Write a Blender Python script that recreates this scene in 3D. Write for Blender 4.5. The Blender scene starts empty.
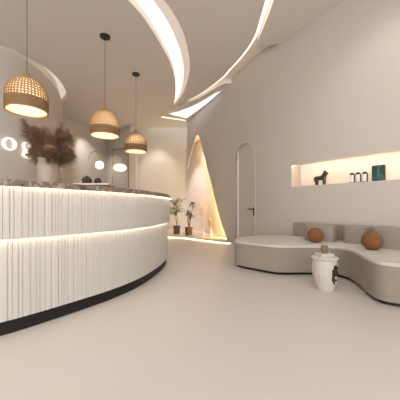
import bpy, bmesh, math, random
from mathutils import Vector, Matrix
random.seed(7)
PI = math.pi
S = bpy.context.scene
C = S.collection
F, HY, EYE, CEIL = 255.0, 208.0, 1.0, 4.6
# ------------------------------------------------------------------ materials
def mat(name, col, rough=0.6, metal=0.0, noise=0.0, nscale=20, bump=0.0, bscale=80, emis=None, estr=0, trans=0, spec=0.5):
    m = bpy.data.materials.new(name); m.use_nodes = True
    nt = m.node_tree; b = nt.nodes['Principled BSDF']
    b.inputs['Base Color'].default_value = (*col, 1)
    b.inputs['Roughness'].default_value = rough
    b.inputs['Metallic'].default_value = metal
    b.inputs['Specular IOR Level'].default_value = spec
    if trans: b.inputs['Transmission Weight'].default_value = trans
    if emis:
        b.inputs['Emission Color'].default_value = (*emis, 1); b.inputs['Emission Strength'].default_value = estr
    tc = nt.nodes.new('ShaderNodeTexCoord')
    if noise:
        n = nt.nodes.new('ShaderNodeTexNoise'); n.inputs['Scale'].default_value = nscale; n.inputs['Detail'].default_value = 5
        r = nt.nodes.new('ShaderNodeMix'); r.data_type = 'RGBA'
        r.inputs[6].default_value = (*[c*(1-noise) for c in col], 1)
        r.inputs[7].default_value = (*[min(1, c*(1+noise)) for c in col], 1)
        nt.links.new(tc.outputs['Object'], n.inputs['Vector'])
        nt.links.new(n.outputs['Fac'], r.inputs[0]); nt.links.new(r.outputs[2], b.inputs['Base Color'])
    if bump:
        n2 = nt.nodes.new('ShaderNodeTexNoise'); n2.inputs['Scale'].default_value = bscale; n2.inputs['Detail'].default_value = 4
        bp = nt.nodes.new('ShaderNodeBump'); bp.inputs['Strength'].default_value = bump; bp.inputs['Distance'].default_value = 0.01
        nt.links.new(tc.outputs['Object'], n2.inputs['Vector'])
        nt.links.new(n2.outputs['Fac'], bp.inputs['Height']); nt.links.new(bp.outputs['Normal'], b.inputs['Normal'])
    return m
def marble(name, base, vein, dark, scale, rough=0.12):
    m = mat(name, base, rough); nt = m.node_tree; b = nt.nodes['Principled BSDF']
    tc = nt.nodes.new('ShaderNodeTexCoord')
    n = nt.nodes.new('ShaderNodeTexNoise'); n.inputs['Scale'].default_value = scale; n.inputs['Detail'].default_value = 8; n.inputs['Distortion'].default_value = 1.6
    r = nt.nodes.new('ShaderNodeValToRGB')
    e = r.color_ramp.elements
    e[0].position = .30; e[0].color = (*dark, 1); e[1].position = .70; e[1].color = (*base, 1)
    for p, c in ((.40, base), (.485, base), (.515, vein), (.545, base)):
        x = e.new(p); x.color = (*c, 1)
    nt.links.new(tc.outputs['Object'], n.inputs['Vector']); nt.links.new(n.outputs['Fac'], r.inputs['Fac']); nt.links.new(r.outputs['Color'], b.inputs['Base Color'])
    return m
M = {}
M['wall'] = mat('wall_plaster', (.545, .50, .455), .75, noise=.02, nscale=3, bump=.05)
M['wall2'] = mat('back_wall_paint', (.60, .56, .52), .7, noise=.02, nscale=2)
M['ceil'] = mat('ceiling_paint', (.75, .71, .67), .8, noise=.01, nscale=2)
M['cove'] = mat('cove_paint', (.84, .80, .74), .8)
M['floor'] = mat('microcement_floor', (.60, .565, .535), .33, noise=.03, nscale=1.5, spec=.35)
M['panel'] = mat('white_lacquer', (.60, .57, .54), .45)
M['plinth'] = mat('dark_plinth', (.02, .018, .017), .5, spec=.2)
M['stone'] = marble('brown_marble', (.20, .145, .12), (.40, .35, .32), (.05, .04, .04), 4)
M['wmarble'] = marble('white_marble', (.75, .72, .70), (.45, .42, .40), (.55, .52, .5), 6, .2)
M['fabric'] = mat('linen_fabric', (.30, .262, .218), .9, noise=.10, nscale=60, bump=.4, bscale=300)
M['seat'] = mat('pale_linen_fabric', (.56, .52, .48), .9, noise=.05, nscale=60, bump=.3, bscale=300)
M['plaster'] = mat('white_plaster', (.56, .525, .49), .8, noise=.05, nscale=25, bump=.4, bscale=40)
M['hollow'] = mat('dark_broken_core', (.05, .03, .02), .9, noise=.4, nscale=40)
M['brown'] = mat('brown_wood', (.20, .13, .08), .6, noise=.2, nscale=30)
M['fur'] = mat('rust_boucle', (.22, .095, .035), .95, noise=.35, nscale=50, bump=1, bscale=90)
M['black'] = mat('black_metal', (.015, .014, .013), .4)
M['brass'] = mat('brass', (.50, .33, .15), .3, metal=1)
M['bronze'] = mat('bronze_frame', (.22, .16, .11), .4, metal=.6)
M['wicker'] = mat('wicker', (.38, .23, .12), .75, noise=.30, nscale=45, bump=.5, bscale=120)
M['wickerd'] = mat('wicker_band', (.30, .18, .09), .8, noise=.35, nscale=70, bump=.8, bscale=160)
M['liner'] = mat('shade_liner', (.85, .74, .56), .9)
_nt = M['liner'].node_tree; _t = _nt.nodes.new('ShaderNodeBsdfTranslucent'); _t.inputs[0].default_value = (.9, .78, .58, 1)
_m = _nt.nodes.new('ShaderNodeMixShader'); _m.inputs[0].default_value = .45; _o = _nt.nodes['Material Output']
_nt.links.new(_nt.nodes['Principled BSDF'].outputs[0], _m.inputs[1]); _nt.links.new(_t.outputs[0], _m.inputs[2]); _nt.links.new(_m.outputs[0], _o.inputs['Surface'])
M['wick_in'] = mat('basket_dark', (.06, .035, .025), .6, noise=.5, nscale=60, bump=.8, bscale=60)
M['pampas'] = mat('dried_pampas', (.32, .19, .115), .95, noise=.6, nscale=60)
M['stem'] = mat('dry_stem', (.50, .36, .22), .8)
M['palegrass'] = mat('pale_dried_grass', (.70, .50, .38), .95, noise=.2, nscale=40)
M['leaf'] = mat('olive_leaf', (.10, .12, .055), .6, noise=.3, nscale=10)
M['leafd'] = mat('dark_leaf', (.045, .065, .035), .55, noise=.3, nscale=10)
M['trunk'] = mat('trunk_bark', (.16, .11, .07), .85, noise=.3, nscale=40)
M['pot'] = mat('brown_pot', (.13, .085, .06), .6, noise=.15, nscale=20)
M['soil'] = mat('soil', (.03, .02, .015), .95)
M['vase'] = mat('ribbed_glass', (.74, .62, .50), .25, trans=.6, noise=.05, nscale=10)
M['white'] = mat('white_ceramic', (.82, .80, .77), .3)
M['teal'] = marble('teal_print', (.006, .035, .04), (.05, .22, .19), (.003, .01, .015), 5, .3)
M['horse'] = mat('dark_carved_wood', (.05, .045, .035), .7, noise=.5, nscale=40, bump=.6, bscale=60)
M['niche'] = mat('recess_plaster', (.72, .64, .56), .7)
M['pinkw'] = mat('rose_plaster', (.80, .70, .66), .7)
WARM = (1.0, .83, .64)
def led(name, col, s): return mat(name, (.8, .75, .7), .5, emis=col, estr=s)
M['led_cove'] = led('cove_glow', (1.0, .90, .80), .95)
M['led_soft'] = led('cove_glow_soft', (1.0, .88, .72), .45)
M['ledge_glow'] = led('ledge_painted_glow', (1.0, .88, .76), .28)  # for the plain ledge: light falling on it put in as faint emission
M['led_line'] = led('led_line', (1.0, .86, .68), 1.6)
M['led_sky'] = led('lit_membrane', (.95, .97, 1.0), 1.1)
M['led_counter'] = led('counter_led', (1.0, .82, .60), 17)
M['led_niche'] = led('niche_led', (1.0, .89, .76), 18)
M['led_yellow'] = led('amber_led', (1.0, .78, .32), 90)
M['led_plat'] = led('platform_led', (1.0, .82, .50), 4)
M['bulb'] = led('bulb_glow', (1.0, .78, .50), 14)
M['globe'] = led('opal_globe', (1.0, .83, .58), 2.2)
M['letter'] = led('lit_letter', (1.0, .93, .84), .95)
# ------------------------------------------------------------------ helpers
def link(name, me, parent=None):
    o = bpy.data.objects.new(name, me); C.objects.link(o)
    if parent is not None: o.parent = parent
    return o
def tag(o, label=None, cat=None, group=None, kind=None):
    if label: o['label'] = label
    if cat: o['category'] = cat
    if group: o['group'] = group
    if kind: o['kind'] = kind
    return o
def empty(name, loc, label, cat, group=None, rz=0):
    o = bpy.data.objects.new(name, None); C.objects.link(o); o.location = loc; o.rotation_euler.z = rz; o.empty_display_size = .1
    return tag(o, label, cat, group)
def build(name, bm, m, parent=None, smooth=True, ang=35):
    bmesh.ops.recalc_face_normals(bm, faces=bm.faces[:])
    me = bpy.data.meshes.new(name); bm.to_mesh(me); bm.free()
    me.materials.append(m)
    if smooth:
        me.shade_smooth(); me.set_sharp_from_angle(angle=math.radians(ang))
    return link(name, me, parent)
def struct(name, bm, m, **k):
    o = build(name, bm, m, **k); o['kind'] = 'structure'; return o
def box(bm, c, s, rz=0, bev=0):
    r = bmesh.ops.create_cube(bm, size=1)
    vs = r['verts']
    bmesh.ops.scale(bm, vec=s, verts=vs)
    if bev:
        es = list({e for v in vs for e in v.link_edges})
        g = bmesh.ops.bevel(bm, geom=es, offset=bev, segments=2, affect='EDGES', profile=.5)
        vs = list({v for f in g['faces'] for v in f.verts} | {v for v in vs if v.is_valid})
    bmesh.ops.rotate(bm, cent=(0,0,0), matrix=Matrix.Rotation(rz, 3, 'Z'), verts=vs)
    bmesh.ops.translate(bm, vec=c, verts=vs)
def tube(bm, pts, r, n=8, r2=None, cap=True):
    pts = [Vector(p) for p in pts]; rings = []
    for i, p in enumerate(pts):
        t = (pts[min(i+1, len(pts)-1)] - pts[max(i-1, 0)]).normalized()
        a = Vector((0, 0, 1)) if abs(t.z) < .9 else Vector((1, 0, 0))
        u = t.cross(a).normalized(); v = t.cross(u)
        rr = r if r2 is None else r + (r2-r)*i/(len(pts)-1)
        rings.append([bm.verts.new(p + rr*(math.cos(2*PI*k/n)*u + math.sin(2*PI*k/n)*v)) for k in range(n)])
    for a, b in zip(rings, rings[1:]):
        for k in range(n): bm.faces.new((a[k], a[(k+1)%n], b[(k+1)%n], b[k]))
    if cap: bm.faces.new(rings[0]); bm.faces.new(rings[-1])
def lathe(bm, prof, n=32, c=(0,0,0), rf=None):
    rings = []
    for (r, z) in prof:
        if r < 1e-5: rings.append([bm.verts.new((c[0], c[1], c[2]+z))])
        else: rings.append([bm.verts.new((c[0]+r*(rf(2*PI*k/n, z) if rf else 1)*math.cos(2*PI*k/n), c[1]+r*(rf(2*PI*k/n, z) if rf else 1)*math.sin(2*PI*k/n), c[2]+z)) for k in range(n)])
    for a, b in zip(rings, rings[1:]):
        for k in range(n):
            q = (k+1) % n
            if len(a) == 1 and len(b) == 1: continue
            if len(a) == 1: bm.faces.new((a[0], b[k], b[q]))
            elif len(b) == 1: bm.faces.new((a[k], a[q], b[0]))
            else: bm.faces.new((a[k], a[q], b[q], b[k]))
def catmull(pts, n=10, closed=False):
    P = [Vector(p) for p in pts]; L = len(P); out = []
    segs = L if closed else L-1
    for i in range(segs):
        if closed: a, b, c, d = P[(i-1)%L], P[i], P[(i+1)%L], P[(i+2)%L]
        else:
            b, c = P[i], P[i+1]; a = P[i-1] if i else b+(b-c); d = P[i+2] if i+2 < L else c+(c-b)
        for k in range(n):
            t = k/n
            out.append(.5*((2*b)+(c-a)*t+(2*a-5*b+4*c-d)*t*t+(3*b-a-3*c+d)*t**3))
    if not closed: out.append(P[-1].copy())
    return out
def area2(L): return sum(L[i][0]*L[(i+1)%len(L)][1]-L[(i+1)%len(L)][0]*L[i][1] for i in range(len(L)))/2
def offset(L, d):      # closed CCW loop, +d outward
    n = len(L); out = []
    sgn = 1 if area2(L) > 0 else -1
    for i in range(n):
        t = (Vector(L[(i+1)%n][:2])-Vector(L[i-1][:2])).normalized()
        out.append(Vector((L[i][0]+sgn*t.y*d, L[i][1]-sgn*t.x*d)))
    return out
def fill2d(loops):     # 2D polygon with holes -> bmesh in xy
    bm = bmesh.new(); es = []
    for L in loops:
        vs = [bm.verts.new((p[0], p[1], 0)) for p in L]
        es += [bm.edges.new((vs[i], vs[(i+1)%len(vs)])) for i in range(len(vs))]
    bmesh.ops.triangle_fill(bm, use_beauty=True, use_dissolve=False, edges=es, normal=(0,0,1))
    return bm
def prism(bm, L, z0, z1, caps=(True, True), bev=0):   # simple closed loop prism
    a = [bm.verts.new((p[0], p[1], z0)) for p in L]; b = [bm.verts.new((p[0], p[1], z1)) for p in L]
    n = len(L)
    for i in range(n): bm.faces.new((a[i], a[(i+1)%n], b[(i+1)%n], b[i]))
    if caps[0]: bm.faces.new(a[::-1])
    if caps[1]: bm.faces.new(b)
def ceil_pt(x, y, H=CEIL-EYE):
    Y = F*H/(HY-y); return Vector(((x-200)/F*Y, Y))
# ------------------------------------------------------------------ camera
cam = bpy.data.cameras.new('camera'); co = bpy.data.objects.new('camera', cam); C.objects.link(co)
co.location = (0, 0, EYE); co.rotation_euler = (PI/2, 0, 0)
cam.sensor_width = 36; cam.lens = F/400*36; cam.shift_y = .02; cam.clip_start = .05
S.camera = co
# ------------------------------------------------------------------ floor
bm = bmesh.new(); box(bm, (-1, 5, -.05), (18, 19, .1)); struct('floor', bm, M['floor'], smooth=False)
# ------------------------------------------------------------------ main curved wall (right)
WS = catmull([(-1.0,11.68),(-.542,10.67),(.27,8.84),(.93,7.32),(1.51,6.04),(2.02,5.12),(2.53,4.42),(3.04,3.86),(3.65,3.25),(4.5,2.6),(5.6,1.9)], 16)
WL = [0]
for a, b in zip(WS, WS[1:]): WL.append(WL[-1]+(b-a).length)
def wall_at(s):
    s = max(0, min(WL[-1]-1e-6, s))
    lo = 0
    for i in range(len(WL)-1):
        if WL[i] <= s <= WL[i+1]: lo = i; break
    f = (s-WL[lo])/(WL[lo+1]-WL[lo]); p = WS[lo].lerp(WS[lo+1], f)
    i = lo; t = (WS[min(i+2, len(WS)-1)]-WS[max(i-1, 0)]).normalized()
    return p, t, Vector((-t.y, t.x))       # normal n: away from the room
def wall_s(x):
    k = (x-200)/F
    for i in range(len(WS)-1):
        a = WS[i].x-k*WS[i].y; b = WS[i+1].x-k*WS[i+1].y
        if a <= 0 <= b: return WL[i]+(WL[i+1]-WL[i])*(-a)/(b-a)
def wall_sz(x, y):
    s = wall_s(x); p, _, _ = wall_at(s); return Vector((s, EYE+(HY-y)*p.y/F))
def on_wall(s, z, off):
    p, t, n = wall_at(s); q = p+n*off; return Vector((q.x, q.y, z))
def bend(loops, off, step=.12):
    bm = fill2d(loops)
    s0 = min(p[0] for p in loops[0]); s1 = max(p[0] for p in loops[0]); s = s0+step
    while s < s1:
        bmesh.ops.bisect_plane(bm, geom=bm.verts[:]+bm.edges[:]+bm.faces[:], plane_co=(s,0,0), plane_no=(1,0,0)); s += step
    for v in bm.verts: v.co = on_wall(v.co.x, v.co.y, off)
    return bm
def reveal(bm, L, o0, o1, closed=True):
    n = len(L); R = range(n if closed else n-1)
    a = [bm.verts.new(on_wall(p[0], p[1], o0)) for p in L]; b = [bm.verts.new(on_wall(p[0], p[1], o1)) for p in L]
    for i in R: bm.faces.new((a[i], a[(i+1)%n], b[(i+1)%n], b[i]))
TOP = CEIL+.25
# door outline
ds0, ds1 = wall_s(234.5), wall_s(255.3); dr = (ds1-ds0)/2; dc = (ds0+ds1)/2
dtop = wall_sz(244, 143.2).y
door = [Vector((ds0, 0.0))]+[Vector((dc-dr*math.cos(a), dtop-dr+dr*math.sin(a))) for a in [PI*k/20 for k in range(21)]]+[Vector((ds1, 0.0))]
doorh = [Vector((p.x, max(p.y, .004))) for p in door]
# shelf niche
nz0, nz1 = 1.435, 1.882
ns0 = wall_s(291.5); ns1 = WL[-1]-1.6
nic = []
k = 0
ss = [ns0+(ns1-ns0)*i/24 for i in range(25)]
nic = [Vector((s, nz0)) for s in ss]+[Vector((s, nz1)) for s in reversed(ss)]
# tall pointed opening
wr = [wall_sz(*p) for p in ((199.2,137.5),(200.8,143),(203.2,152),(206.2,164),(209.5,177),(213.5,193),(218,211),(222.5,227),(227,240))]
wtop = [wall_sz(*p) for p in ((195.6,137.5),(196.4,135.8),(197.4,135),(198.4,135.8))]
wl = [wall_sz(*p) for p in ((187.2,168),(189,160),(191,152),(193.4,144))]
e0 = wl[0].x-.01
wend = Vector((wr[-1].x+.12, 0))
wedge_open = wl+wtop+wr+[wend]
outline = [Vector((e0, TOP))] + [Vector((e0, wl[0].y))] + wedge_open + [Vector((ds0-.001, 0))]
outline = [Vector((e0, TOP)), Vector((e0, wl[0].y))] + wedge_open[1:] + [doorh[0]+Vector((0,-.004))] + doorh[1:-1] + [Vector((ds1, 0)), Vector((WL[-1], 0)), Vector((WL[-1], TOP))]
bm = bend([outline, nic], 0)
struct('wall_right', bm, M['wall'], ang=60)
bm = bmesh.new()
reveal(bm, wedge_open, 0, .03, closed=False)
reveal(bm, [Vector((e0, TOP)), Vector((e0, wl[0].y))], 0, .03, closed=False)
struct('trim_1', bm, M['wall'])
# door leaf, frame and groove
bm = bmesh.new(); reveal(bm, door, 0, .05, closed=False)
struct('trim_2', bm, M['wall'])
ob = bend([[Vector((p.x, p.y)) for p in door]], .05)
dl = struct('door_1', ob, M['wall'], ang=60)
inn = [Vector((dc+(p.x-dc)*.94, p.y if p.y < .01 else (dtop-dr+(p.y-dtop+dr)*.94 if p.y > dtop-dr else p.y))) for p in door]
inn = [Vector((p.x, max(p.y, 0.0))) for p in inn]
bm = bmesh.new()
ring_o = [p for p in door]; ring_i = inn
n = len(door)
for o_ in (0.025,):
    A = [bm.verts.new(on_wall(p.x, p.y, o_)) for p in ring_o]; B = [bm.verts.new(on_wall(p.x, p.y, o_)) for p in ring_i]; Cc = [bm.verts.new(on_wall(p.x, p.y, .05)) for p in ring_i]
    for i in range(n-1):
        bm.faces.new((A[i], A[i+1], B[i+1], B[i])); bm.faces.new((B[i], B[i+1], Cc[i+1], Cc[i]))
tube(bm, [on_wall(p.x, p.y, -.004) for p in door], .016, 8)
build('door_frame', bm, M['wall'], parent=dl)
hb = wall_sz(252.3, 209)
bm = bmesh.new()
pp = lambda s, z, o: on_wall(s, z, o)
tube(bm, [pp(hb.x, hb.y, .05), pp(hb.x, hb.y, -.02)], .018, 10)
tube(bm, [pp(hb.x+.0, hb.y, -.02), pp(hb.x-.17, hb.y, -.02)], .013, 8)
tube(bm, [pp(hb.x, hb.y-.09, .05), pp(hb.x, hb.y-.09, .03)], .022, 12)
tube(bm, [pp(hb.x, hb.y-.17, .042), pp(hb.x, hb.y+.04, .042)], .014, 8)
h = build('door_handle', bm, M['black'], parent=dl); h['label'] = 'black lever handle'
# shelf niche interior
nin = [Vector((s, nz0)) for s in ss]+[Vector((s, nz1+.035)) for s in reversed(ss)]
nin[0].x = nin[-1].x = ns0
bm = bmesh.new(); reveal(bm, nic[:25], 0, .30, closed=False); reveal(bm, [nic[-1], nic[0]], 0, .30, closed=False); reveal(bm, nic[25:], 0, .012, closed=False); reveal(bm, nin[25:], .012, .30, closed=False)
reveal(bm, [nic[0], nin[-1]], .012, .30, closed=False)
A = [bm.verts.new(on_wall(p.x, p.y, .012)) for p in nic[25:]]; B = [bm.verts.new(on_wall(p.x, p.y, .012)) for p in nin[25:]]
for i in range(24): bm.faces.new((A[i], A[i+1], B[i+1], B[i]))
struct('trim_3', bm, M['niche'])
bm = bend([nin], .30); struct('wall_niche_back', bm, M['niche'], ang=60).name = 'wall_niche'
bm = bmesh.new(); tube(bm, [on_wall(s, nz1+.017, .035) for s in ss], .010, 6)
tag(build('led_strip', bm, M['led_niche']), 'warm light strip along the front top edge of the long wall shelf niche', 'light strip')
# recess behind the pointed opening
rs0 = next(k*.01 for k in range(300) if on_wall(k*.01,0,.3).x/on_wall(k*.01,0,.3).y > (185.6-200)/F)
rb = [Vector((rs0, 0)), Vector((wend.x+.45, 0)), Vector((wend.x+.45, 3.75)), Vector((rs0, 3.75))]
bm = bend([rb], .30); struct('wall_recess', bm, M['pinkw'], ang=60)
bm = bmesh.new()
reveal(bm, [Vector((wend.x+.45, 0)), Vector((wend.x+.45, 3.75)), Vector((e0+.01, 3.75))], .0, .30, closed=False)
struct('trim_4', bm, M['pinkw'])
edge = wr
bm = bmesh.new(); tube(bm, [on_wall(p.x+.035, p.y, .055) for p in edge]+[on_wall(wtop[3].x+.02, wtop[3].y+.05, .055)], .014, 6)
tag(build('led_strip', bm, M['led_yellow']), 'amber light strip hidden behind the long right edge of the tall pointed wall opening', 'light strip')
# ------------------------------------------------------------------ other walls
def wall_strip(name, pts, z0, z1, th, m):
    bm = bmesh.new(); P = [Vector(p) for p in pts]; Q = []
    for i in range(len(P)):
        t = (P[min(i+1, len(P)-1)]-P[max(i-1, 0)]).normalized(); Q.append(P[i]+Vector((-t.y, t.x))*th)
    prism(bm, P+Q[::-1], z0, z1, caps=(False, False))
    return struct(name, bm, m)
LW = catmull([(-8.5,4.4),(-7,4.62),(-5.6,5.0),(-4.95,5.36),(-4.50,5.78),(-4.30,6.1),(-4.20,6.5),(-4.22,7.0),(-4.35,7.75),(-4.76,8.83),(-5.1,9.4),(-5.6,9.95)], 8)
wall_strip('wall_left', LW, 0, CEIL+.012, .12, M['wall2'])
wall_strip('wall_back_left', [(-5.62,9.2),(-4.6,12.75)], 0, CEIL+.1, .1, M['wall2'])
wall_strip('wall_back', [(-4.65,12.75),(-2.95,11.25)], 0, CEIL+.1, .1, M['wall2'])
wall_strip('wall_far', [(-2.9,11.62),(1.2,11.68)], 0, TOP, .1, M['wall2'])
bm = bmesh.new(); box(bm, (-2.92, 11.3, CEIL/2), (.27, .5, CEIL)); struct('trim_5', bm, M['wall2'], smooth=False)
wall_strip('wall_outer_left', [(-8.6,-4),(-8.6,5)], 0, CEIL+.1, .1, M['wall2'])
wall_strip('wall_outer_right', [(5.5,-4),(5.5,2.1)], 0, CEIL+.1, .1, M['wall'])
# ------------------------------------------------------------------ ceiling with coves
cp = lambda L: [ceil_pt(*p) for p in L]
s1L = [Vector(p) for p in ((-4.2,2.35),(-3.0,2.75),(-2.15,3.3),(-1.6,3.85))]+cp([(128,0),(146,21),(161,45),(171.5,66),(175.5,84),(174.8,99),(171.5,109.5)])
s1R = [Vector(p) for p in ((-4.2,1.75),(-2.8,2.1),(-1.7,2.75),(-1.05,3.5))]+cp([(164,0),(174.5,15),(183.5,33),(188.6,54),(189.5,72),(184,92),(176,103.5)])
s1L = catmull(s1L, 5); s1R = catmull(s1R, 5)
slot1 = s1L+s1R[::-1]
s2L = [Vector(p) for p in ((-.3,.4),(.5,1.5),(.93,2.6),(1.1,3.6))]+cp([(265.5,0),(260,19),(254,37.5),(242.5,55),(230,69),(220,79.5),(200,94),(178,105)])
s2L = catmull(s2L, 5)
s2R = [Vector(p) for p in ((-.15,.3),(.68,1.45),(1.13,2.6),(1.29,3.6))]+cp([(274,0),(266.5,20),(259.5,37),(258,42),(261,45.5),(268,46),(275,44)])
s2R = catmull(s2R, 5)
s2B = cp([(179,106.6),(201,97),(216,87.5),(222,84.2),(228,83),(238,84),(262,66)])+[ceil_pt(288,44)]
slot2 = s2L+s2B+s2R[::-1]
slL = cp([(62,105),(57.5,89),(47.5,76),(32,65),(15,55),(0,49)]); slL = catmull(slL, 4)
slU = cp([(0,45),(15,50.5),(32,60),(47.5,69),(60,81),(66.5,93),(66,99)]); slU = catmull(slU, 4)
ext_u = [Vector((-5.2,5.0)), Vector((-6.5,4.45)), Vector((-8.3,4.1))]; ext_l = [Vector((-8.3,4.45)), Vector((-6.6,4.75)), Vector((-5.3,5.22))]
slL = [p+Vector((-.05,.03)) for p in slL]
slot3 = slL+ext_u[:0]+[]  # lower edge (far to near)
slot3 = slL + ext_l[::-1] + ext_u[::-1] + slU
tri = cp([(168.5,114.2),(186.5,118.6),(206,104.5),(223,90),(214,94),(206,99),(197,104),(188,108.2),(178,111.5)])
slit = cp([(161.5,116.4),(185.5,120),(185.5,121.2),(161.5,117.8)])
back = [Vector(p) for p in ((-2.35,11.42),(.6,11.42),(.6,11.75),(-2.35,11.75))]
bm = fill2d([[(-9,-4),(6.5,-4),(6.5,13.5),(-9,13.5)], slot1, slot2, slot3, tri, slit, back])
for v in bm.verts: v.co.z = CEIL
struct('ceiling', bm, M['ceil'], smooth=False)
def sides(L, h, name, m):
    bm = bmesh.new(); prism(bm, L, CEIL, CEIL+h, caps=(False, False)); return struct(name, bm, m)
def cap(L, h, name, m, label=None):
    bm = fill2d([L])
    for v in bm.verts: v.co.z = CEIL+h
    if label: return tag(build(name, bm, m, smooth=False), label, 'light')
    return struct(name, bm, m, smooth=False)
sides(slot1, .16, 'trim_6', M['cove'])
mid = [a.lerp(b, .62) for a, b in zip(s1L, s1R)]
cap(s1L+mid[::-1], .15, 'cove_glow_face', M['led_cove'], 'wide curved glowing cove sweeping across the ceiling right of the pendants')
bm = fill2d([mid+s1R[::-1]])  # stepped plaster ledge, no lamp; its brightness is added as emission
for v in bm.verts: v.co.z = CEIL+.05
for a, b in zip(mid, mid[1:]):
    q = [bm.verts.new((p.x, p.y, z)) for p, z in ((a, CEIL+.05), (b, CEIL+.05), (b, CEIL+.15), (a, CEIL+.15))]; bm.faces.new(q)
tag(build('cove_glow_face', bm, M['ledge_glow'], smooth=False), 'plain stepped outer ledge of the wide curved ceiling cove, with painted-in faint glow', 'light')
sides(slot2, .16, 'trim_8', M['cove'])
cap(slot2, .16, 'trim_9', M['cove'])
bm = bmesh.new(); tube(bm, [(p.x+.035, p.y-.01, CEIL+.03) for p in s2L[8:-2]], .024, 6)
tag(build('led_strip', bm, M['led_line']), 'thin bright light line along the curved ceiling cove beside the tall wall', 'light strip')
i0 = 0; rr = [p for p in s2R if p.y < 5.25]; ll = [p for p in s2L if p.y < 5.25]
m_ = min(len(rr), len(ll)); ll = ll[:m_]; rr = rr[:m_]
cap([p+Vector((.03,0)) for p in ll]+[p-Vector((.03,0)) for p in rr[::-1]], .10, 'cove_glow_face', M['led_cove'], 'narrow glowing curved slot in the ceiling, upper middle, reaching the frame top')
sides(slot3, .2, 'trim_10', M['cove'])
cap(slot3, .2, 'cove_glow_face', M['led_soft'], 'crescent glowing cove above the wall with the lit letters')
sides(tri, .05, 'trim_11', M['cove'])
cap(tri, .04, 'lit_panel', M['led_sky'], 'white triangular glowing ceiling panel at the far wall corner')
sides(slit, .05, 'trim_12', M['cove']); cap(slit, .04, 'led_strip', M['led_line'], 'short straight light slit below the triangular ceiling panel')
sides(back, .2, 'trim_13', M['cove']); cap(back, .2, 'cove_glow_face', M['led_cove'], 'glowing ceiling slot washing the far back wall')
# ------------------------------------------------------------------ platform
pf = catmull([(-3.2,8.2),(-2.0,8.45),(-1.08,8.50),(-.44,8.22),(.06,7.72),(.50,7.30),(.90,7.0)], 6)
plat = [p for p in pf]+[Vector((.97,7.22)), Vector((.93+.1,7.4)), Vector((.6,9.0)), Vector((-.1,10.7)), Vector((-.5,11.6)), Vector((-2.75,11.6)), Vector((-3.2,11.0))]
plat = pf+[on_wall(wend.x+.02, 0, -.01).xy, on_wall(wend.x+.02, 0, .29).xy, on_wall(wend.x-1, 0, .29).xy, on_wall(.9, 0, .29).xy, on_wall(.25,0,.40).xy, Vector((-.75,11.6)), Vector((-2.76,11.6)), Vector((-2.76,11.0)), Vector((-3.2,11.0))]
bm = bmesh.new(); prism(bm, plat, .035, .065)
struct('trim_14', bm, M['floor'], smooth=False)
inn_ = [p+Vector((0,.06)) for p in pf]
bm = bmesh.new(); prism(bm, inn_+plat[len(pf):], 0, .035, caps=(False, False)); struct('trim_15', bm, M['cove'])
bm = bmesh.new(); tube(bm, [(p.x, p.y+.035, .022) for p in pf[:-1]], .010, 6)
tag(build('led_strip', bm, M['led_plat']), 'amber light strip under the curved edge of the low plant platform', 'light strip')
# ------------------------------------------------------------------ reception counter
base = [(-3.6,.85),(-2.75,1.12),(-2.05,1.52),(-1.56,1.99),(-1.38,2.20),(-1.17,2.49),(-1.0,2.75),(-.84,3.08),(-.735,3.42),(-.66,3.83),(-.62,4.25),(-.62,4.66),(-.70,5.05),(-.88,5.36),(-1.18,5.52),(-1.45,5.35),(-1.50,4.9),(-1.45,4.3),(-1.5,3.8),(-1.65,3.35),(-1.9,2.9),(-2.25,2.45),(-2.8,2.05),(-3.6,1.7)]
CB = catmull(base[:], 10)
ctr = empty('reception_counter', (-1.2, 3.0, 0), 'long curved white fluted reception counter with brown marble top and glowing bands', 'reception counter')
def cpart(name, bm, m, **k):
    o = build(name, bm, m, **k); o.parent = ctr; o.matrix_parent_inverse = Matrix.Translation((1.2, -3.0, 0)); return o
def resample(L, d):
    out = [L[0]]; acc = 0
    for a, b in zip(L, L[1:]+[L[0]]):
        l = (b-a).length; t = d-acc
        while t < l: out.append(a.lerp(b, t/l)); t += d
        acc = (acc+l) % d
    return out
def lip(oi, oo, z0, z1):
    bm = bmesh.new(); a = resample(offset(CB, oo), .04); b = resample(offset(CB, oi), .04)
    prism(bm, offset(CB, oo), z0, z1, caps=(False, False)); prism(bm, offset(CB, oi), z0, z1, caps=(False, False))
    A = [bm.verts.new((p[0], p[1], z0)) for p in offset(CB, oo)]; B = [bm.verts.new((p[0], p[1], z0)) for p in offset(CB, oi)]
    for i in range(len(A)): k = (i+1)%len(A); bm.faces.new((A[i], A[k], B[k], B[i]))
    return bm
base_loop = resample(CB, .04)
bm = bmesh.new(); prism(bm, base_loop, 0, .115, caps=(False, False)); cpart('plinth', bm, M['plinth'])
def fluted(off, z0, z1, seed):
    rnd = random.Random(seed)
    L = resample(offset(CB, off), .005)
    # flute cross-section as a function of arc length
    cuts = []; s = 0
    tot = len(L)*.005
    while s < tot:
        w = rnd.choice((.028, .042, .042, .056)); cuts.append((s, w)); s += w
    out = []; ci = 0
    keep = []
    N = offset(L, 1)
    j = 0
    for s, w in cuts:
        for (f, dd) in ((.0, -.009), (.09, -.002), (.18, 0), (.82, 0), (.91, -.002)):
            i = int((s+f*w)/.005)
            if i < len(L): keep.append(L[i]+(N[i]-L[i])*dd)
    bm = bmesh.new(); prism(bm, keep, z0, z1, caps=(True, True))
    return bm
cpart('lower_panel', fluted(.03, .115, .745, 3), M['panel'], ang=20)
cpart('upper_panel', fluted(.065, .766, 1.177, 3), M['panel'], ang=20)
bm = bmesh.new(); prism(bm, resample(offset(CB, .015), .04), .745, 1.172, caps=(False, False)); cpart('core', bm, M['panel'])
bm = bmesh.new(); prism(bm, resample(offset(CB, .103), .04), 1.180, 1.220)
cpart('worktop', bm, M['stone'], smooth=False)
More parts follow.
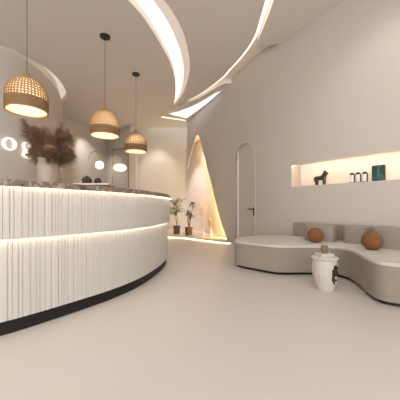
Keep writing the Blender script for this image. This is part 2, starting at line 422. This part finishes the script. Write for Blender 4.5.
def strip_loop(off, z, r, a, b):
    L = offset(CB, off); return [(p.x, p.y, z) for p in L[a:b]]
cpart('worktop_lip', lip(.099, .103, 1.168, 1.181), M['stone'], smooth=False)
cpart('panel_lip', lip(.060, .064, .753, .767), M['panel'])
bm = bmesh.new(); tube(bm, strip_loop(.090, 1.1755, .005, 5, 150), .0035, 6); cpart('top_light_strip', bm, M['led_counter'])
bm = bmesh.new(); tube(bm, strip_loop(.052, .761, .005, 5, 150), .0035, 6); cpart('middle_light_strip', bm, M['led_counter'])
# ------------------------------------------------------------------ vase and dried grass
vx, vy, vz = -1.49, 2.505, 1.220
bm = bmesh.new()
lathe(bm, [(0,0),(.088,0),(.098,.01),(.102,.04),(.102,.17),(.096,.205),(.085,.225),(.090,.25),(.093,.262),(.087,.262),(.079,.228),(.09,.20),(.094,.16),(.094,.02),(0,.014)], 48, rf=lambda a, z: 1+.012*math.cos(24*a))
o = build('vase', bm, M['vase']); o.location = (vx, vy, vz)
tag(o, 'ribbed pale glass vase holding dried grass on the counter', 'vase')
gb = empty('dried_grass_bouquet', (vx, vy, vz+.03), 'bouquet of bushy brown dried grass plumes in the pale vase', 'dried flowers')
def plume(rnd, az, lean, L, fluff, nb=230, base_r=.03, mstem=M['stem'], mpl=M['pampas'], parent=gb, spread=1.0, start=.38, tw=.003):
    p0 = Vector((math.cos(az)*base_r, math.sin(az)*base_r, 0))
    pts = []
    for i in range(9):
        t = i/8; r = base_r+lean*L*(t**1.7)
        pts.append(Vector((math.cos(az)*r, math.sin(az)*r, L*t*(1-.22*lean*t*t*1.2))))
    bm = bmesh.new(); tube(bm, pts[:8], .0022, 5)
    st = build('stem', bm, mstem, parent=parent)
    bm = bmesh.new()
    for k in range(nb):
        t = start+(1-start)*rnd.random()
        i = min(7, int(t*8)); f = t*8-i; p = pts[i].lerp(pts[i+1], f); d = (pts[i+1]-pts[i]).normalized()
        env = math.sin(PI*min(1, (t-start)/(1-start)*.85+.12))**.6
        u = Vector((rnd.gauss(0,1), rnd.gauss(0,1), rnd.gauss(0,1))); u = (u-d*u.dot(d)).normalized()
        ln = fluff*env*(.6+.6*rnd.random())
        dirv = (d*.9+u*spread*.8).normalized()
        q = p+dirv*ln*.55; e = p+dirv*ln+Vector((0,0,-.18*ln))
        w = u.cross(d).normalized()*tw
        a, b, c_, d_, g = [bm.verts.new(x) for x in (p-w, p+w, q+w*.9, q-w*.9, e)]
        bm.faces.new((a, b, c_, d_)); bm.faces.new((d_, c_, g))
    me = bpy.data.meshes.new('plume'); bm.to_mesh(me); bm.free(); me.materials.append(mpl)
    o = link('plume', me, parent)
    return o
rnd = random.Random(5)
specs = []
for k in range(7): specs.append((PI+rnd.uniform(-.9,.9), rnd.uniform(.16,.34), rnd.uniform(.52,.62)))
for k in range(7): specs.append((rnd.uniform(-.9,.9), rnd.uniform(.16,.34), rnd.uniform(.52,.63)))
for k in range(6): specs.append((PI+rnd.uniform(-1.0,1.0), rnd.uniform(.40,.56), rnd.uniform(.34,.42)))
for k in range(6): specs.append((rnd.uniform(-1.0,1.0), rnd.uniform(.40,.56), rnd.uniform(.34,.42)))
for k in range(6): specs.append((rnd.uniform(0,2*PI), rnd.uniform(.05,.25), rnd.uniform(.36,.46)))
for az, ln, L in specs: plume(rnd, az, ln, L, .13, nb=330, start=.42, tw=.0018, spread=1.4)
# ------------------------------------------------------------------ lit letters on left wall
def left_hit(x):
    k = (x-200)/F
    for a, b in zip(LW, LW[1:]):
        u, v = a.x-k*a.y, b.x-k*b.y
        if (u <= 0 <= v) or (v <= 0 <= u):
            f = u/(u-v) if u != v else 0; t = (b-a).normalized(); return a.lerp(b, f), t
def ring2(cx, cz, rx, rz, ix, iz, dx=0):
    n = 32
    return [[(cx+rx*math.cos(2*PI*k/n), cz+rz*math.sin(2*PI*k/n)) for k in range(n)], [(cx+dx+ix*math.cos(2*PI*k/n), cz+iz*math.sin(2*PI*k/n)) for k in range(n)]]
def letter(x, shapes, label, z0):
    p, t = left_hit(x); nrm = Vector((t.y, -t.x))
    if nrm.dot(-p) < 0: nrm = -nrm
    tt = Vector((-nrm.y, nrm.x));
    if tt.x < 0 and abs(tt.x) > abs(tt.y) or tt.y < 0 and abs(tt.y) >= abs(tt.x): tt = -tt
    bm = bmesh.new()
    for loops in shapes:
        b2 = fill2d(loops)
        r = bmesh.ops.extrude_face_region(b2, geom=b2.faces[:]); 
        for v in [g for g in r['geom'] if isinstance(g, bmesh.types.BMVert)]: v.co.z += .035
        me = bpy.data.meshes.new('t'); b2.to_mesh(me); b2.free(); bm.from_mesh(me)
    for v in bm.verts:
        u, w, d = v.co.x, v.co.y, v.co.z
        q = tt*u+nrm*(d+.02); v.co = Vector((q.x, q.y, w))
    o = build('sign_letter', bm, M['letter'], smooth=False); o.location = (p.x, p.y, z0)
    tag(o, label, 'letter')
    for u in (-.05, .05):
        bm = bmesh.new(); q = tt*u; tube(bm, [(q.x-nrm.x*.01, q.y-nrm.y*.01, .02), (q.x+nrm.x*.025, q.y+nrm.y*.025, .02)], .006, 6)
        build('mounting_pin', bm, M['black'], parent=o)
letter(8.7, [ring2(0, .14, .145, .145, .075, .118)], 'backlit white letter o on the left wall', 2.335)
letter(26.5, [ring2(-.02, .175, .115, .105, .055, .075), ring2(0, -.045, .14, .085, .085, .045), [[(-.10,.07),(-.06,.09),(-.02,.03),(.05,.035),(.05,.0),(-.08,.0),(-.12,.03)]], [[(.06,.23),(.14,.28),(.17,.25),(.12,.215),(.08,.20)]]], 'backlit white letter g partly behind the dried grass', 2.335)
letter(38, [[[(-.10,0),(.10,0),(.10,.025),(.045,.035),(.045,.26),(-.10,.24),(-.10,.22),(-.045,.21),(-.045,.035),(-.10,.025)]], [[(.05*math.cos(2*PI*k/16), .33+.05*math.sin(2*PI*k/16)) for k in range(16)]]], 'backlit white letter i glimpsed through the dried grass', 2.335)
# ------------------------------------------------------------------ pendants
def make_pendant():
    rt = empty('wicker_pendant_lamp', (0,0,0), 'x', 'pendant lamp', 'wicker pendants over the counter')
    R, Hs = .295, .53
    def prof(t):   # t 0 rim -> 1 crown
        z = Hs*t
        r = R*(1.0 if t < .35 else math.sqrt(max(0, 1-((t-.35)/.66)**2.3)))
        r *= (.97+.03*min(1, t/.3))
        return max(r, .05), z
    nr, na = 19, 84
    bm = bmesh.new(); V = []
    for j in range(nr+1):
        r, z = prof(.30+.70*j/nr)
        V.append([bm.verts.new((r*math.cos(2*PI*(k)/na), r*math.sin(2*PI*(k)/na), z)) for k in range(na)])
    for j in range(nr):
        for k in range(na):
            if j % 2 == 1 and k % 2 == 0 and j < nr-4: continue
            bm.faces.new((V[j][k], V[j][(k+1)%na], V[j+1][(k+1)%na], V[j+1][k]))
    sh = build('shade', bm, M['wicker'], parent=rt); md = sh.modifiers.new('s', 'SOLIDIFY'); md.thickness = .006
    sh['label'] = 'open-weave dome of tan wicker'
    bm = bmesh.new(); lp_ = []
    for j in range(23):
        r, z = prof(.02+.95*j/22); lp_.append((r-.016, z))
    lathe(bm, lp_, 48); build('liner', bm, M['liner'], parent=rt)['label'] = 'pale inner lining'
    bm = bmesh.new()
    P = []
    for j in range(11):
        r, z = prof(.31*j/10); P.append((r+.004*(j % 2), z))
    lathe(bm, P+[(p[0]-.012, p[1]) for p in P[::-1]], 64, rf=lambda a, z: 1+.006*math.cos(32*a)); 
    bb = build('band', bm, M['wickerd'], parent=rt); bb['label'] = 'densely woven lower band'
    bm = bmesh.new(); lathe(bm, [(R*.95,.0),(R*.99,.0),(R*1.0,.008),(R*.99,.016),(R*.95,.016),(R*.95,0)], 64); build('rim', bm, M['wicker'], parent=rt)
    bm = bmesh.new(); lathe(bm, [(0,.50),(.062,.50),(.066,.53),(.055,.565),(.035,.59),(.012,.60),(0,.60)], 24); build('cap', bm, M['wicker'], parent=rt)
    L = CEIL-2.505
    bm = bmesh.new(); tube(bm, [(0,0,.595),(0,0,L-.02)], .0042, 8); build('cord', bm, M['black'], parent=rt)
    bm = bmesh.new(); lathe(bm, [(0,L-.035),(.03,L-.035),(.10,L-.03),(.105,L-.02),(.105,L),(0,L)], 32); build('ceiling_rose', bm, M['black'], parent=rt)
    bm = bmesh.new(); tube(bm, [(0,0,.42),(0,0,.505)], .022, 12); build('socket', bm, M['black'], parent=rt)
    bm = bmesh.new(); lathe(bm, [(0,.29),(.03,.30),(.043,.335),(.038,.37),(.022,.40),(.02,.425),(0,.425)], 20); build('bulb', bm, M['bulb'], parent=rt)
    return rt
def copy_tree(o, parent=None):
    c = o.copy(); C.objects.link(c)
    if parent is not None: c.parent = parent
    for ch in [x for x in bpy.data.objects if x.parent == o and x != c]: copy_tree(ch, c)
    return c
pen = make_pendant()
for i, (x, y, lab) in enumerate([(-2.70,3.98,'large woven wicker pendant lamp nearest the viewer, above the dried grass'),(-1.99,5.34,'woven wicker pendant lamp hanging in the middle of the row of three'),(-1.72,6.85,'smallest-looking woven wicker pendant lamp, farthest along the counter')]):
    o = pen if i == 0 else copy_tree(pen)
    o.location = (x, y, 2.505); o['label'] = lab
    li = bpy.data.lights.new('pendant_glow', 'POINT'); li.energy = 12; li.color = (1, .80, .60); li.shadow_soft_size = .05
    lo = bpy.data.objects.new('pendant_glow', li); C.objects.link(lo); lo.location = (x, y, 2.52+.22)
# ------------------------------------------------------------------ console behind the counter
cab = empty('display_cabinet', (-1.975, 4.8, 0), 'tall cabinet with white marble top standing behind the counter', 'cabinet')
bm = bmesh.new()
for s in (-1, 1): box(bm, (s*.29, 0, .71), (.03, .34, 1.42))
box(bm, (0, .155, .71), (.55, .03, 1.42)); box(bm, (0, 0, .03), (.55, .34, .06)); box(bm, (0,-.0,.9), (.55,.30,.03)); box(bm, (0,0,1.26), (.55,.30,.03))
build('body', bm, M['brown'], parent=cab, smooth=False)
bm = bmesh.new(); box(bm, (0,0,1.435), (.64,.38,.035), bev=.004); build('marble_top', bm, M['wmarble'], parent=cab)
cab['category'] = 'cabinet'
TZ = 1.4525
for x, r, lab in ((-2.12,.085,'larger dark woven lidded basket on the marble cabinet top'),(-1.915,.065,'smaller dark woven lidded basket on the marble cabinet top')):
    o = empty('woven_basket', (x, 4.78, TZ), lab, 'basket', 'dark baskets on the marble cabinet')
    n = 12; pr = [(0,0)]+[(r*(.55+.45*math.sin(PI*(.12+.80*k/n))), 1.45*r*k/n) for k in range(n+1)]+[(0,1.45*r)]
    bm = bmesh.new(); lathe(bm, pr, 28, rf=lambda a, z: 1+.05*math.cos(14*a)); build('body', bm, M['wick_in'], parent=o)
    bm = bmesh.new(); lathe(bm, [(0,1.44*r),(.6*r,1.44*r),(.45*r,1.62*r),(.12*r,1.70*r),(.1*r,1.85*r),(0,1.88*r)], 20); build('lid', bm, M['wick_in'], parent=o)
# box seen on the cabinet shelf
# ------------------------------------------------------------------ brass arc lamps
def arc_lamp(x, y, top, dx, gz, lab, shape):
    o = empty('arc_floor_lamp', (x, y, 0), lab, 'floor lamp')
    bm = bmesh.new(); lathe(bm, [(0,0),(.13,0),(.13,.02),(.12,.028),(0,.028)], 28); build('base', bm, M['brass'], parent=o)
    r = abs(dx)/2
    pts = [(0,0,.02),(0,0,1),(0,0,top-r)]+[(dx/2-dx/2*math.cos(a), 0, top-r+r*math.sin(a)) for a in [PI*k/10 for k in range(1,11)]]+[(dx,0,gz+.09)]
    bm = bmesh.new(); tube(bm, pts, .010, 8); build('pole', bm, M['brass'], parent=o)
    bm = bmesh.new()
    if shape == 'globe': lathe(bm, [(0,-.105)]+[(.105*math.cos(a), .105*math.sin(a)) for a in [-PI/2+PI*k/14 for k in range(1,14)]]+[(0,.105)], 24, c=(dx,0,gz))
    else: lathe(bm, [(0,-.09),(.06,-.09),(.12,-.075),(.155,-.035),(.16,0),(.14,.05),(.09,.075),(0,.085)], 28, c=(dx,0,gz))
    g = build('globe' if shape == 'globe' else 'shade', bm, M['globe'], parent=o); g['label'] = 'glowing opal glass'
arc_lamp(-2.87, 6.6, 2.46, .27, 2.11, 'brass arc lamp with round glowing globe behind the counter', 'globe')
arc_lamp(-2.28, 6.6, 2.38, .21, 2.05, 'brass arc lamp with flattened oval glowing shade behind the counter', 'oval')
# thin framed screen
fr = empty('framed_glass_screen', (-2.36, 7.55, 0), 'freestanding thin bronze-framed glass screen behind the oval lamp', 'screen', rz=math.radians(-22))
bm = bmesh.new()
for s in (-1, 1): box(bm, (s*.30, 0, 1.38), (.014, .02, 2.76))
box(bm, (0,0,2.75), (.6,.03,.02)); box(bm, (0,0,.05), (.6,.03,.1)); box(bm, (-.30,0,.01),(.04,.3,.02)); box(bm, (.30,0,.01),(.04,.3,.02))
build('frame', bm, M['bronze'], parent=fr, smooth=False)
gm = mat('smoked_glass', (.88,.86,.84), .05, trans=1.0, spec=.5); gm.node_tree.nodes['Principled BSDF'].inputs['IOR'].default_value = 1.05
bm = bmesh.new(); box(bm, (0,0,1.42), (.58,.008,2.64)); build('glass_pane', bm, gm, parent=fr, smooth=False)
# ------------------------------------------------------------------ sofa
SO = catmull([(.60,4.42),(.70,4.20),(1.07,3.84),(1.25,3.78),(1.66,3.78),(1.92,3.74),(2.03,3.55),(2.0,3.25),(1.90,2.92),(1.86,2.70),(1.93,2.58),(2.15,2.50),(2.7,2.42),(3.3,2.45),(3.6,2.7),(3.55,3.05),(3.22,3.44),(2.95,3.75),(2.50,4.26),(2.0,4.92),(1.65,5.2),(1.1,5.12),(.74,4.82)], 8, closed=True)
so = empty('curved_sofa', (1.8, 4.0, 0), 'long wavy grey-beige upholstered bench sofa along the curved wall', 'sofa')
def spart(name, bm, m, parent=None, **k):
    o = build(name, bm, m, **k); o.parent = so; o.matrix_parent_inverse = Matrix.Translation((-1.8,-4.0,0)); return o
def softprism(L, z0, z1, r, n=5):
    bm = bmesh.new(); rings = []
    for k in range(2): pass
    levels = [(0, z0)]+[( -r+r*math.cos(PI/2*k/n), z1-r+r*math.sin(PI/2*k/n)) for k in range(n+1)]
    for off, z in levels:
        LL = offset(L, off) if off else L
        rings.append([bm.verts.new((p[0], p[1], z)) for p in LL])
    m = len(L)
    for a, b in zip(rings, rings[1:]):
        for i in range(m): bm.faces.new((a[i], a[(i+1)%m], b[(i+1)%m], b[i]))
    bm.faces.new(rings[0][::-1]); bm.faces.new(rings[-1])
    return bm
bm = bmesh.new(); prism(bm, offset(SO, -.05), 0, .05, caps=(False, False)); spart('plinth', bm, M['plinth'])
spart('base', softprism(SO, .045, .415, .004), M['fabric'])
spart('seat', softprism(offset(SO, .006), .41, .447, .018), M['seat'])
# low back panel along the wall
a0, a1 = wall_s(297.5), wall_s(396)
ss2 = [a0+(a1-a0)*i/30 for i in range(31)]
bm = bmesh.new()
lp = [on_wall(s, 0, -.13).xy for s in ss2]+[on_wall(s, 0, -.03).xy for s in reversed(ss2)]
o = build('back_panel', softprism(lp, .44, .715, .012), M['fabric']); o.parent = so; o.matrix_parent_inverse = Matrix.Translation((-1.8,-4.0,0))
bm.free()
def bolster(x, y, r1, r2, rz, lab):
    n = 48; L = []
    for k in range(n):
        a = 2*PI*k/n; c, s = math.cos(a), math.sin(a)
        u = r1*abs(c)**.75*(1 if c > 0 else -1); v = r2*abs(s)**.75*(1 if s > 0 else -1)
        L.append(Vector((u*math.cos(rz)-v*math.sin(rz), u*math.sin(rz)+v*math.cos(rz))))
    o = build('back_cushion', softprism(L, 0, .275, .016), M['fabric']); o.location = (x, y, .447)
    tag(o, lab, 'cushion', 'upright back cushions on the sofa')
bolster(2.05, 4.36, .245, .15, math.radians(-42), 'upright rounded grey back cushion on the sofa, leftmost of the three')
bolster(2.47, 4.04, .175, .15, math.radians(-48), 'upright rounded grey back cushion in the middle of the three')
bolster(2.72, 3.50, .30, .20, math.radians(-48), 'largest upright grey back cushion, at the right edge of the picture')
for x, y, r, lab in ((1.855,4.10,.122,'round rust-brown ball cushion in front of the left back cushion'),(2.28,3.38,.124,'round rust-brown ball cushion, the nearer one, in front of the right back cushion')):
    bm = bmesh.new(); bmesh.ops.create_icosphere(bm, subdivisions=5, radius=r)
    rr_ = random.Random(3)
    for v in bm.verts: v.co *= 1+rr_.uniform(-.02,.02); 
    for v in bm.verts: v.co.z *= .96
    o = build('ball_cushion', bm, M['fur'], ang=180); o.location = (x, y, .447+r*.95)
    tag(o, lab, 'cushion', 'rust ball cushions')
# ------------------------------------------------------------------ sculptural side table
tb = empty('side_table', (1.535, 3.14, 0), 'white plaster sculptural side table with broken dark hollow in front of the sofa', 'side table')
bm = bmesh.new()
NA, NZ = 72, 44; rings = []
Hb = .375; rj = random.Random(11); jit = [rj.uniform(-.5,.5) for _ in range(60)]
def body_r(t):  # t 0 bottom 1 top
    return .096+.050*min(1, t/.55)**.8 - .012*max(0, (t-.75)/.25)
inner = bmesh.new()
a_c = math.radians(-48)
grid = []
for j in range(NZ+1):
    t = j/NZ; row = []
    for k in range(NA):
        a = 2*PI*k/NA; r = body_r(t)*(1+.012*math.cos(18*a))
        d = (a-a_c+PI) % (2*PI)-PI
        tc = .22+.56*(t) 
        # crescent bite
        half = .62*math.sqrt(max(0, 1-((t-.55)/.34)**2))*(1+.25*jit[j])
        if abs(d) < half: r *= .80-.10*math.cos(d/half*PI/2) if half > 0 else 1
        row.append(bm.verts.new((r*math.cos(a)+.012*(1-t), r*math.sin(a), Hb*t)))
    grid.append(row)
darkf = []
for j in range(NZ):
    t = (j+.5)/NZ
    for k in range(NA):
        f = bm.faces.new((grid[j][k], grid[j][(k+1)%NA], grid[j+1][(k+1)%NA], grid[j+1][k]))
        a = 2*PI*(k+.5)/NA; d = (a-a_c+PI) % (2*PI)-PI
        half = .62*math.sqrt(max(0, 1-((t-.55)/.34)**2))
        if abs(d) < half*1.05: darkf.append(f)
bm.faces.new(grid[0][::-1]); bm.faces.new(grid[-1])
r = bmesh.ops.split(bm, geom=darkf)
df = [g for g in r['geom'] if isinstance(g, bmesh.types.BMFace)]
b2 = bmesh.new(); vm = {}
for f in df:
    vs = []
    for v in f.verts:
        if v not in vm: vm[v] = b2.verts.new(v.co)
        vs.append(vm[v])
    b2.faces.new(vs)
bmesh.ops.delete(bm, geom=df, context='FACES')
build('pedestal', bm, M['plaster'], parent=tb)
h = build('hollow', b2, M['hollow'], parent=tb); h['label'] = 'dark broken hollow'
bm = bmesh.new(); lathe(bm, [(0,.372),(.145,.375),(.158,.385),(.150,.402),(.10,.408),(0,.408)], 11); build('tabletop', bm, M['plaster'], parent=tb, ang=20)
bm = bmesh.new(); box(bm, (-.005,0,.425), (.17,.15,.04), rz=.15, bev=.006); build('upper_block', bm, M['plaster'], parent=tb)
bm = bmesh.new(); box(bm, (0,0,.045), (.07,.05,.09), bev=.004); box(bm, (0,0,.092), (.05,.035,.01))
o = build('wooden_box', bm, M['brown']); o.location = (1.535, 3.14, .445); tag(o, 'small upright brown block on the white side table', 'box')
# ------------------------------------------------------------------ niche objects
def niche_place(x, off):
    s = wall_s(x)
    k = (x-200)/F
    best = min((abs(on_wall(s+d*.01, 0, off).x-k*on_wall(s+d*.01, 0, off).y), s+d*.01) for d in range(-60, 60))[1]
    p, t, n = wall_at(best); q = on_wall(best, 0, off); return q, math.atan2(t.y, t.x)
q, a = niche_place(320.5, .07)
hs = empty('horse_figurine', (q.x, q.y, nz0), 'dark carved horse figurine standing in the wall niche', 'figurine', rz=a)
k_ = .21/.22
bm = bmesh.new()
prof = [(-.105,.115),(-.100,.150),(-.06,.158),(0,.148),(.045,.158),(.062,.20),(.075,.232),(.092,.238),(.125,.205),(.135,.188),(.122,.178),(.098,.190),(.092,.14),(.080,.085),(-.09,.085)]
th = .032
fv = [bm.verts.new((x, -th, z)) for x, z in prof]; bv = [bm.verts.new((x, th, z)) for x, z in prof]
bm.faces.new(fv); bm.faces.new(bv[::-1])
for i in range(len(prof)): bm.faces.new((fv[i], bv[i], bv[(i+1)%len(prof)], fv[(i+1)%len(prof)]))
bmesh.ops.bevel(bm, geom=[e for e in bm.edges if abs(e.verts[0].co.y-e.verts[1].co.y) < 1e-6], offset=.010, segments=3, affect='EDGES', profile=.6)
build('body', bm, M['horse'], parent=hs)
for sx in (-.072, .068):
    for sy in (-.018, .018):
        bm = bmesh.new(); tube(bm, [(sx, sy, .1),(sx+.003, sy, .05),(sx, sy, .012),(sx+.004, sy, 0)], .021, 10, r2=.015); build('leg', bm, M['horse'], parent=hs)
bm = bmesh.new(); tube(bm, [(-.098,0,.145),(-.118,0,.13),(-.122,0,.085),(-.115,0,.06)], .010, 8, r2=.006); build('tail', bm, M['horse'], parent=hs)
bm = bmesh.new(); tube(bm, [(.045,0,.163),(.058,0,.205),(.075,0,.24),(.088,0,.245)], .012, 8); build('mane', bm, M['horse'], parent=hs)
for sy in (-.012, .012):
    bm = bmesh.new(); lathe(bm, [(.007,0),(0,.024)], 8, c=(.084, sy, .234)); build('ear', bm, M['horse'], parent=hs)
hs.scale = (1.05, 1.2, 1.08)
for x, lab in ((351.8,'white bottle with black cap in the niche, nearest the horse'),(358,'middle white bottle with black cap of the three in the niche'),(364.6,'white bottle with black cap in the niche, nearest the teal picture')):
    q, a = niche_place(x, .07)
    o = empty('bottle', (q.x, q.y, nz0), lab, 'bottle', 'bottles in the wall niche', rz=a)
    bm = bmesh.new(); lathe(bm, [(0,.006),(.036,.006),(.038,.012),(.038,.125),(.034,.133),(0,.133)], 28); build('body', bm, M['white'], parent=o)
    bm = bmesh.new(); lathe(bm, [(0,.133),(.036,.133),(.038,.14),(.032,.160),(.018,.172),(0,.175)], 28); c_ = build('cap', bm, M['black'], parent=o); c_['label'] = 'black rounded cap'
    bm = bmesh.new(); lathe(bm, [(0,0),(.040,0),(.040,.010),(0,.010)], 28); box(bm, (.040, -.004, .075), (.012,.035,.135)); build('holder', bm, M['black'], parent=o)
q, a = niche_place(378.3, .06)
o = empty('framed_picture', (q.x, q.y, nz0), 'small dark teal abstract picture leaning in the niche', 'picture', rz=a)
bm = bmesh.new(); box(bm, (0,0,.128), (.185,.022,.256), bev=.003); build('frame', bm, M['black'], parent=o)
bm = bmesh.new(); box(bm, (0,-.013,.128), (.170,.004,.24)); build('print', bm, M['teal'], parent=o, smooth=False)
# ------------------------------------------------------------------ plants on the platform
PZ = .065
def pot(name_obj, r0, r1, h):
    bm = bmesh.new(); lathe(bm, [(0,0),(r0,0),(r1,h),(r1-.012,h),(r1-.02,h-.03),(0,h-.03)], 28); build('pot', bm, M['pot'], parent=name_obj)
    bm = bmesh.new(); lathe(bm, [(0,h-.022),(r1-.018,h-.022)], 24); build('soil', bm, M['soil'], parent=name_obj)
def leaf(bm, p, d, L, w, droop=.2):
    d = d.normalized(); s = d.cross(Vector((0,0,1)));
    s = s.normalized() if s.length > .01 else Vector((1,0,0))
    a = bm.verts.new(p); b = bm.verts.new(p+d*L*.45+s*w); c = bm.verts.new(p+d*L*.45-s*w); e = bm.verts.new(p+d*L+Vector((0,0,-droop*L)))
    bm.faces.new((a, b, e, c))
ol = empty('olive_tree', (-.84, 9.2, PZ), 'slim potted olive tree with airy leaves left of the pointed opening', 'potted plant')
pot(ol, .11, .125, .30)
rt_ = random.Random(21)
bm = bmesh.new(); lb = bmesh.new(); tips = []
tube(bm, [(0,0,.27),(.02,0,.55),(-.01,.01,.85),(.02,0,1.1)], .013, 8, r2=.008)
tube(bm, [(.01,0,.27),(-.05,0,.6),(-.10,0,.9),(-.14,.02,1.15)], .009, 8, r2=.006)
for k in range(24):
    z0 = .65+.5*rt_.random(); x0 = rt_.choice((0, -.10)); az = rt_.uniform(0, 2*PI)
    L = rt_.uniform(.2,.5); up = rt_.uniform(.1,.9)
    p0 = Vector((x0,0,z0)); pts = [p0+Vector((math.cos(az)*L*t*.8, math.sin(az)*L*t*.8, L*up*(t-.35*t*t))) for t in (0,.33,.66,1)]
    tube(bm, pts, .004, 5, r2=.002)
    for q in range(26):
        t = rt_.uniform(.15,1); i = min(2, int(t*3)); p = pts[i].lerp(pts[i+1], t*3-i)
        leaf(lb, p, Vector((rt_.gauss(0,1), rt_.gauss(0,1), rt_.gauss(.2,.8))), rt_.uniform(.05,.09), .010)
build('trunk', bm, M['trunk'], parent=ol); build('foliage', lb, M['leaf'], parent=ol, smooth=False)
dr_ = empty('dragon_tree', (-.39, 8.85, PZ), 'potted dragon tree with two spiky leaf tufts on bare stems', 'potted plant')
pot(dr_, .125, .135, .27)
bm = bmesh.new(); lb = bmesh.new()
for pts in ([(0,0,.24),(-.04,0,.5),(-.02,0,.78)],[(.02,0,.24),(.05,0,.55),(.12,0,.85),(.13,0,1.1)],[(0,.02,.24),(.0,.03,.5),(.06,.04,.7)]):
    tube(bm, pts, .014, 8, r2=.010)
    tip = Vector(pts[-1])
    for q in range(55):
        a = rt_.uniform(0, 2*PI); e = rt_.uniform(-.5,1.1)
        leaf(lb, tip+Vector((0,0,rt_.uniform(-.08,.02))), Vector((math.cos(a)*math.cos(e), math.sin(a)*math.cos(e), math.sin(e))), rt_.uniform(.14,.24), .012, .35)
build('trunk', bm, M['trunk'], parent=dr_); build('foliage', lb, M['leafd'], parent=dr_, smooth=False)
for (x, y, n, L, lab) in ((.10,8.75,9,1.25,'tall pale dried grass standing in the pointed opening'),(.36,8.35,7,.75,'shorter pinkish dried grass near the right side of the pointed opening')):
    g = empty('dried_grass', (x, y, PZ), lab, 'dried grass')
    rnd = random.Random(int(L*100))
    bm = bmesh.new(); lathe(bm, [(0,0),(.05,0),(.045,.12),(.03,.2),(.035,.24),(.028,.24),(.022,.2),(0,.02)], 20); build('vase', bm, M['pinkw'], parent=g)
    for k in range(n): plume(rnd, rnd.uniform(0,2*PI), rnd.uniform(.03,.16), L*rnd.uniform(.7,1.0), .10, nb=60, base_r=.012, mpl=M['palegrass'], parent=g, start=.6, tw=.004)
# ------------------------------------------------------------------ lights
def area(loc, rot, size, e, col, sy=None):
    l = bpy.data.lights.new('area', 'AREA'); l.energy = e; l.color = col; l.size = size
    if sy: l.shape = 'RECTANGLE'; l.size_y = sy
    o = bpy.data.objects.new('area', l); C.objects.link(o); o.location = loc; o.rotation_euler = rot; return o
def spot(loc, target, e, col, ang=60, blend=.8, r=.06):
    l = bpy.data.lights.new('spot', 'SPOT'); l.energy = e; l.color = col; l.spot_size = math.radians(ang); l.spot_blend = blend; l.shadow_soft_size = r
    o = bpy.data.objects.new('spot', l); C.objects.link(o); o.location = loc
    o.rotation_euler = (Vector(target)-Vector(loc)).to_track_quat('-Z', 'Y').to_euler(); return o
area((0, -.5, 4.5), (0,0,0), 3.5, 60, (1,.95,.90), 3)  # added fill light, unseen, overhead just behind the camera
spot((-4.7,10.2,4.5), (-4.6,11.9,2.2), 170, (1,.93,.85), 70)
spot((-1.9,10.6,4.5), (-1.95,11.6,1.8), 100, (1,.93,.85), 70)
spot((2.4,2.3,4.5), (3.0,3.8,2.6), 60, (1,.95,.92), 75)
spot((-1.6, 8.6, 4.5), (-.35, 10.3, 1.5), 480, (1,.86,.82), 42)  # added unseen spot, brightens the recess in the pointed opening
l = bpy.data.lights.new('rose_glow', 'POINT'); l.energy = 4; l.color = (1,.5,.32); l.shadow_soft_size = .05
o = bpy.data.objects.new('rose_glow', l); C.objects.link(o); o.location = on_wall(wall_s(198), 2.9, .15)
w = bpy.data.worlds.new('w'); S.world = w; w.use_nodes = True
w.node_tree.nodes['Background'].inputs[0].default_value = (1,.965,.935,1); w.node_tree.nodes['Background'].inputs[1].default_value = 2.6
S.view_settings.view_transform = 'Standard'; S.view_settings.look = 'None'; S.view_settings.gamma = 1; S.view_settings.exposure = .16
